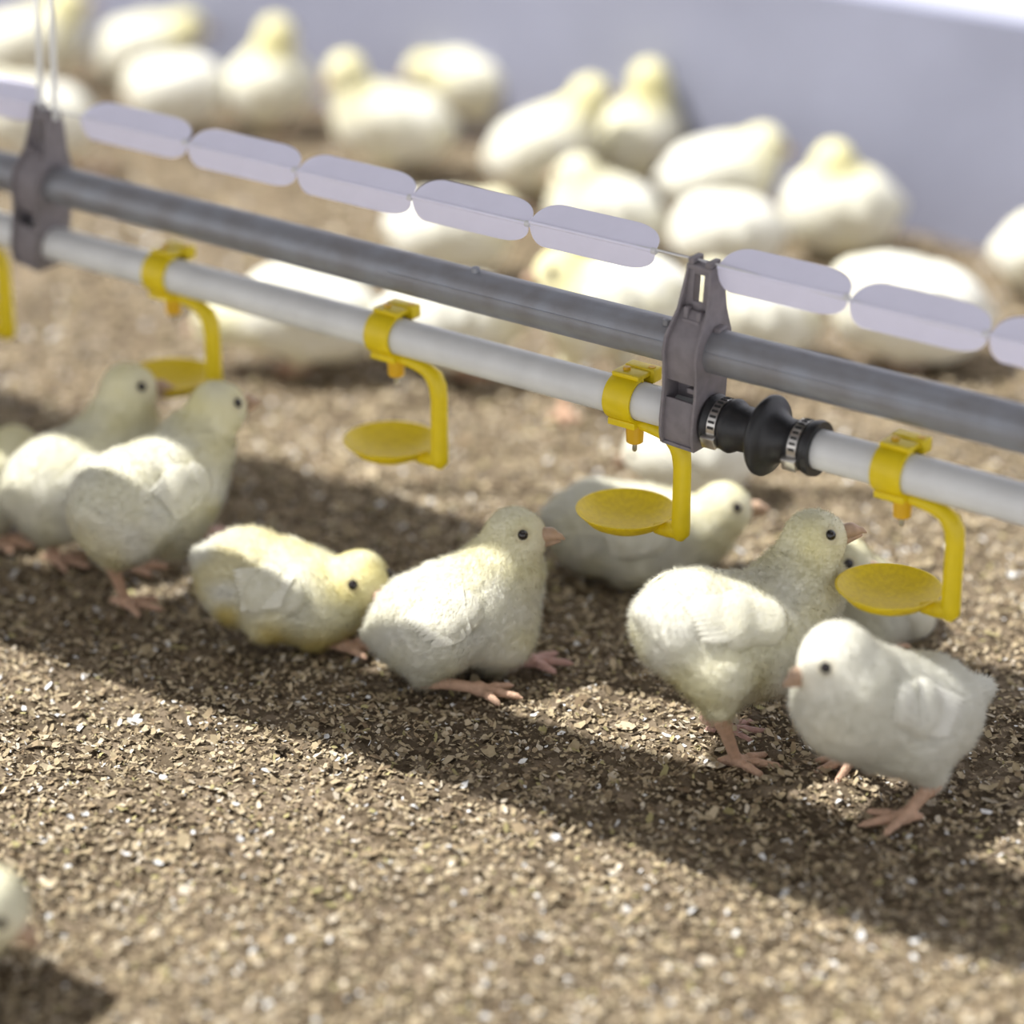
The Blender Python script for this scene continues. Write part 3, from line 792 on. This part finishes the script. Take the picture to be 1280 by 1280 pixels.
# yellow drinkers
def make_drinker(label):
    r = empty('nipple_drinker', LP(0), label, 'drinker', 'yellow nipple drinkers clipped to the white pipe')
    # clip: C-shaped band round the pipe
    R0, R1, hw = RW + .0003, RW + .0026, .0105
    V = []; F = []; n = 28
    a0, a1 = math.radians(-215), math.radians(95)
    for i in range(n):
        a = a0 + (a1 - a0) * i / (n - 1)
        for (s, R) in ((-hw, R0), (-hw, R1), (hw, R1), (hw, R0)):
            V.append((s, math.cos(a) * R, math.sin(a) * R))
    for i in range(n - 1):
        for k in range(4):
            F.append((i * 4 + k, i * 4 + (k + 1) % 4, i * 4 + 4 + (k + 1) % 4, i * 4 + 4 + k))
    F += [(0, 1, 2, 3), tuple(x + (n - 1) * 4 for x in (3, 2, 1, 0))]
    top = lbox(-hw, hw, -.012, .004, RW + .0015, RW + .0048)
    lug = lbox(-.0095, .0135, -.019, -.010, RW - .003, RW + .006)
    under = lbox(-hw, hw, -.008, .008, -RW - .0055, -RW - .0008)
    o = locobj('clip', *join((V, F), top, lug, under), M_YEL, r, bevel=.0006)
    for s in (-.004, .009):
        VV, FF = lathe([(0, .0026), (.0022, .0024), (.0024, .0001)], 12, 'z')
        locobj('stud', VV, FF, M_YEL2, o, off=(s, -.004 if s < 0 else -.014, RW + .0045))
    VV, FF = lathe([(-RW - .004, .0062), (-RW - .0165, .0056), (-RW - .0175, .0042), (-RW - .0175, .0001)], 20, 'z')
    nb = locobj('nipple', VV, FF, M_YEL2, r, off=(.006, 0, 0))
    VV, FF = lathe([(-RW - .017, .0016), (-RW - .0225, .0017), (-RW - .0235, .0009), (-RW - .0235, .0001)], 12, 'z')
    locobj('trigger_pin', VV, FF, M_INOX, nb, off=(.006, 0, 0))
    # arm: leaves clip bottom, bends down
    ZC = -.0790; AX = .0435
    pts = [(.000, 0, -RW - .0035), (.014, 0, -RW - .0038), (.026, 0, -RW - .0050), (.034, 0, -RW - .0070), (.0395, 0, -RW - .0105), (.0425, 0, -RW - .0165),
           (AX, 0, -RW - .026), (AX, 0, -.066), (AX, 0, -.079), (AX, 0, -.0850), (AX - .0015, 0, -.0890)]
    VV, FF = tube(pts, [.0036, .0036, .0042, .0052, .0064, .0064, .0060, .0060, .0063, .0062, .0040], 18, flat=1.0)
    # lower front fillet that makes the bend solid
    locobj('arm', VV, FF, M_YEL, r)
    # cup
    R = .0335; prof = [(ZC - .0150, .0001), (ZC - .0148, .008), (ZC - .0128, .017), (ZC - .0085, .0255), (ZC - .0035, .0302), (ZC - .0004, R), (ZC, R + .0001), (ZC + .0002, R - .0012),
                       (ZC - .0010, R - .0024), (ZC - .0045, .0268), (ZC - .0085, .019), (ZC - .0105, .010), (ZC - .0110, .0001)]
    VV, FF = lathe(prof, 56, 'z')
    br = tube([(.024, 0, ZC - .0075), (.033, 0, ZC - .0058), (AX, 0, ZC - .0045)], [.0040, .0058, .0060], 16)
    locobj('cup', *join((VV, FF), br), M_CUP, r)
    return r
def copy_tree(o, parent=None):
    c = o.copy(); COL.objects.link(c)
    if parent is not None: c.parent = parent
    for ch in list(o.children): copy_tree(ch, c)
    return c
dr_labels = {-50: 'yellow drinker cup cut off by the left edge of the picture',
             207: 'yellow drinker whose cup the standing pair of chicks hides in part',
             486: 'yellow drinker hanging free over bare litter, middle of the photo',
             785: 'yellow drinker directly left of the grey bracket and black coupling',
             1120: 'rightmost yellow drinker, with a metal pin showing above its cup'}
d0 = make_drinker(dr_labels[785])
for u, lab in dr_labels.items():
    o = d0 if u == 785 else copy_tree(d0)
    o.location = tuple(LP(s_at(u)))
    o['label'] = lab

# brackets
def make_bracket(label):
    r = empty('pipe_bracket', LP(0), label, 'bracket', 'grey brackets holding both pipes')
    # profile of the front web: (z, q, half width)
    pf = [(-.0165, .0140, .0125), (-.010, .0165, .0125), (0, .0175, .0125), (.0155, .0166, .0125), (.020, .0158, .0125), (.0275, .0163, .0125), (.038, .0180, .0125), (.0475, .0200, .0130),
          (.058, .0180, .0128), (.066, .0120, .0118), (.074, .0070, .0108)]
    V = []; F = []
    for z, q, w in pf:
        V += [(-w, q, z), (w, q, z), (w, q - .0022, z), (-w, q - .0022, z)]
    for i in range(len(pf) - 1):
        if i in (3, 4): continue      # the window between the two pipes
        for k in range(4):
            F.append((i * 4 + k, i * 4 + (k + 1) % 4, i * 4 + 4 + (k + 1) % 4, i * 4 + 4 + k))
    F += [(12, 13, 14, 15), (20, 23, 22, 21)]
    F += [(0, 3, 2, 1), tuple(x + 4 * (len(pf) - 1) for x in (0, 1, 2, 3))]
    fr = (V, F)
    # flanges at both ends, enclosing the pipes
    zz = [(-.0170, .0165, -.012), (-.010, .0190, -.0165), (0, .0200, -.0175), (.012, .0195, -.0175), (.020, .0190, -.0175), (.030, .0195, -.0175), (.038, .0205, -.0180), (.0475, .0225, -.0190),
          (.058, .0210, -.0180), (.066, .0155, -.0150), (.074, .0105, -.0125), (.090, .0075, -.0105), (.1035, .0060, -.0075)]
    def hw(z): return .0130 if z < .058 else .0130 - (z - .058) / .0455 * .0040
    fl = []
    for sg in (-1, 1):
        V = []; F = []
        for z, qf, qb in zz:
            w = hw(z)
            for s in (sg * w, sg * (w - .0020)): V += [(s, qf, z), (s, qb, z)]
        for i in range(len(zz) - 1):
            a = i * 4; b = a + 4
            F += [(a, a + 1, b + 1, b), (a + 2, b + 2, b + 3, a + 3), (a, b, b + 2, a + 2), (a + 1, a + 3, b + 3, b + 1)]
        F += [(0, 2, 3, 1), tuple(x + 4 * (len(zz) - 1) for x in (0, 1, 3, 2))]
        fl.append((V, F))
    # upper web with the slot
    up = [lbox(-.0105, -.0036, .0028, .0048, .073, .101), lbox(.0036, .0090, .0028, .0048, .073, .101), lbox(-.0040, .0040, .0028, .0048, .073, .0795), lbox(-.0040, .0040, .0028, .0048, .0975, .101)]
    capp = [lbox(-.0095, .0095, -.0075, .0062, .1005, .1035), lbox(-.0170 + .0085, -.0045, -.006, .006, .1035, .1075), lbox(.0045, .0085, -.006, .006, .1035, .1075)]
    under = [lbox(-.0125, .0125, -.012, .0155, -.0180, -.0155), lbox(-.0115, .0115, .000, .0025, .010, .036), lbox(.002, .0115, .0025, .0125, .0200, .0235)]
    o = locobj('bracket_body', *join(fr, *fl, *up, *capp, *under), M_BRK, r, bevel=.0004)
    hk = [lbox(-.0065, -.0030, .0045, .0105, .0655, .0765), lbox(.0030, .0065, .0045, .0105, .0655, .0750), lbox(-.0065, .0065, .0045, .0115, .0635, .0690)]
    locobj('hook', *join(*hk), M_BRK, r, bevel=.0007)
    locobj('latch', *lbox(.0125, .0175, -.006, .004, .0610, .0650), M_BRK, r, bevel=.0006)
    return r
SB2 = s_at(868, .04); SB1 = s_at(52, 0)
b0 = make_bracket('grey plastic bracket clasping both pipes beside the black coupling')
b0.location = tuple(LP(SB2))
from mathutils import Matrix
b0.rotation_euler = Matrix.Rotation(math.radians(-3), 3, Vector(NRM)).to_euler()
b1 = copy_tree(b0); b1.location = tuple(LP(SB1)); b1.rotation_euler = Matrix.Rotation(math.radians(-8), 3, Vector(NRM)).to_euler(); b1['label'] = 'blurred grey bracket at the left edge, hung from two pale cords'

# two hanging cords at left bracket (they leave the picture at the top)
for i, (ds, lab) in enumerate(((-.0052, 'left strand of the pale cords holding the left bracket'), (.0052, 'right strand of the pale cords holding the left bracket'))):
    ua = 60 + ds * 1750
    sa, sb = s_at(ua, .100), s_at(ua - 4, .17)
    V, F = tube([(sa, 0, .098), (sb, 0, .17), (sb + (sb - sa) * 12, 0, 1.2)], .0021, 10)
    o = locobj('hanging_cord', V, F, M_CORD, None); o.location = tuple(LP(0))
    tag(o, lab, 'cord', 'cords of the left bracket')

# wire and anti-roost plates
V, F = tube([(SL, 0, WZ + .0015), (SB1, 0, WZ + .0045), (s_at(430, WZ), 0, WZ), (SB2, 0, WZ + .0045), (s_at(1160, WZ), 0, WZ - .001), (SR, 0, WZ)], .0008, 8)
o = locobj('guard_wire', V, F, M_WIRE, None); o.location = tuple(LP(0))
tag(o, 'thin pale wire strung above the steel pipe through the white plates', 'wire')
def half_outline(Ln, h, n=10, e0=.018, e1=.020):
    pts = [(0, .0006)]
    for i in range(n + 1):
        a = math.pi / 2 * i / n; pts.append((e0 * (1 - math.cos(a)) , .0006 + (h - .0006) * math.sin(a) ** .75))
    for i in range(n + 1):
        a = math.pi / 2 * (1 - i / n); pts.append((Ln - e1 * (1 - math.cos(a)), .0006 + (h - .0006) * math.sin(a) ** .75))
    pts.append((Ln, .0006))
    return pts
def flap(Ln, h, dq, dz, e0, e1, th=.0009):
    o = half_outline(Ln, h, 10, e0, e1); n = len(o)
    nq, nz = -dz, dq
    V = []
    for sg in (-.5, .5):
        for s, t in o: V.append((s, dq * t + nq * th * sg, dz * t + nz * th * sg))
        for s, t in o: V.append((s, nq * th * sg, nz * th * sg))
    F = []
    for i in range(n - 1):
        F.append((n + i, n + i + 1, i + 1, i)); m = 2 * n
        F.append((m + i, m + i + 1, m + n + i + 1, m + n + i))
        F.append((i, i + 1, m + i + 1, m + i))
    return V, F
plates = [(-95, 46, 'lilac-white plate cut by the left edge, left of the hanging cords'), (101, 234, 'first lilac-white plate right of the left bracket'), (234, 371, 'second lilac-white plate right of the left bracket'),
          (371, 515, 'third lilac-white plate right of the left bracket'), (515, 662, 'fourth lilac-white plate right of the left bracket, second left of the sharp bracket'),
          (662, 820, 'lilac-white plate ending just left of the sharp grey bracket'), (897, 1061, 'lilac-white plate starting right of the sharp grey bracket'),
          (1062, 1236, 'second lilac-white plate right of the sharp grey bracket'), (1237, 1420, 'lilac-white plate cut by the right edge')]
def wire_z(s):
    xs = [SL, SB1, s_at(430, WZ), SB2, s_at(1160, WZ), SR]; zs = [WZ + .0015, WZ + .0045, WZ, WZ + .0045, WZ - .001, WZ]
    return float(np.interp(s, xs, zs))
for u0, u1, lab in plates:
    a, b = s_at(u0, WZ), s_at(u1, WZ); Ln = b - a - .0012
    z = (wire_z(a) + wire_z(b)) / 2
    r = empty('anti_roost_plate', LP(a, 0, z), lab, 'plate', 'folded plates threaded on the wire above the pipe')
    d1, d2 = math.radians(98), math.radians(-36)
    locobj('upper_flap', *flap(Ln, .0195, -math.sin(math.radians(60)), math.cos(math.radians(60)), .017, .026), M_GUARD, r)
    locobj('lower_flap', *flap(Ln, .0158, -math.sin(math.radians(8)), -math.cos(math.radians(8)), .010, .025), M_GUARD, r)
    V, F = tube([(0, 0, 0), (Ln, 0, 0)], .0013, 10)
    locobj('spine', V, F, M_GUARD, r)
    V, F = tube([(Ln - .002, 0, 0), (Ln + .0015, 0, 0)], .0020, 10)
    locobj('end_bead', V, F, M_WIRE, r)

# black coupling
r = empty('pipe_coupling', LP(SCM), 'ribbed black rubber coupling joining the white pipe, held by two steel clamps', 'coupling')
def S_(u): return s_at(u, 0) - SCM
prof = [(S_(889), RW + .0005), (S_(889), .0168), (S_(893), .0180), (S_(897), .0168), (S_(899), .0155), (S_(911), .0155), (S_(913), .0172), (S_(918), .0178), (S_(922), .0168), (S_(925), .0150), (S_(943), .0148),
        (S_(948), .0160), (S_(952), .0205), (S_(955), .0246), (S_(958), .0262), (S_(962), .0264), (S_(965), .0250), (S_(968), .0205), (S_(973), .0172), (S_(980), .0152), (S_(985), .0145), (S_(994), .0145), (S_(997), .0158), (S_(999), .0148),
        (S_(1012), .0148), (S_(1014), .0172), (S_(1020), .0182), (S_(1025), .0176), (S_(1025), RW + .0005)]
V, F = lathe(prof, 44)
locobj('rubber_sleeve', V, F, M_RUB, r)
V, F = lathe([(S_(880), RW + .0002), (S_(880), RW + .0020), (S_(890), RW + .0020), (S_(890), RW)], 32)
locobj('inner_collar', V, F, M_PVC, r)
for ua, ub in ((900, 910), (1000, 1011)):
    a, b = S_(ua), S_(ub); m = (a + b) / 2
    V, F = lathe([(a, .0150), (a, .0166), (b, .0166), (b, .0150)], 40)
    cl = locobj('hose_clamp', V, F, M_INOX, r)
    ang = math.radians(-22)
    parts = []
    hx = lbox(-.0052, .0052, -.0025, .0030, -.0042, .0042)
    c, s = math.cos(ang), math.sin(ang)
    hv = [(m + x, (q + .0178) * c - z * s, (q + .0178) * s + z * c) for x, q, z in hx[0]]
    locobj('screw_housing', hv, hx[1], M_INOX, cl, bevel=.0006)
    sl = []
    for k in range(9):
        a_ = math.radians(8 + k * 13); c, s = math.cos(a_), math.sin(a_)
        bx = lbox(-.0022, .0022, -.0003, .0004, -.0009, .0009)
        sl.append(([(m + x, (q + .0166) * c - z * s, (q + .0166) * s + z * c) for x, q, z in bx[0]], bx[1]))
    locobj('band_slots', *join(*sl), M_DARK, cl, smooth=False)
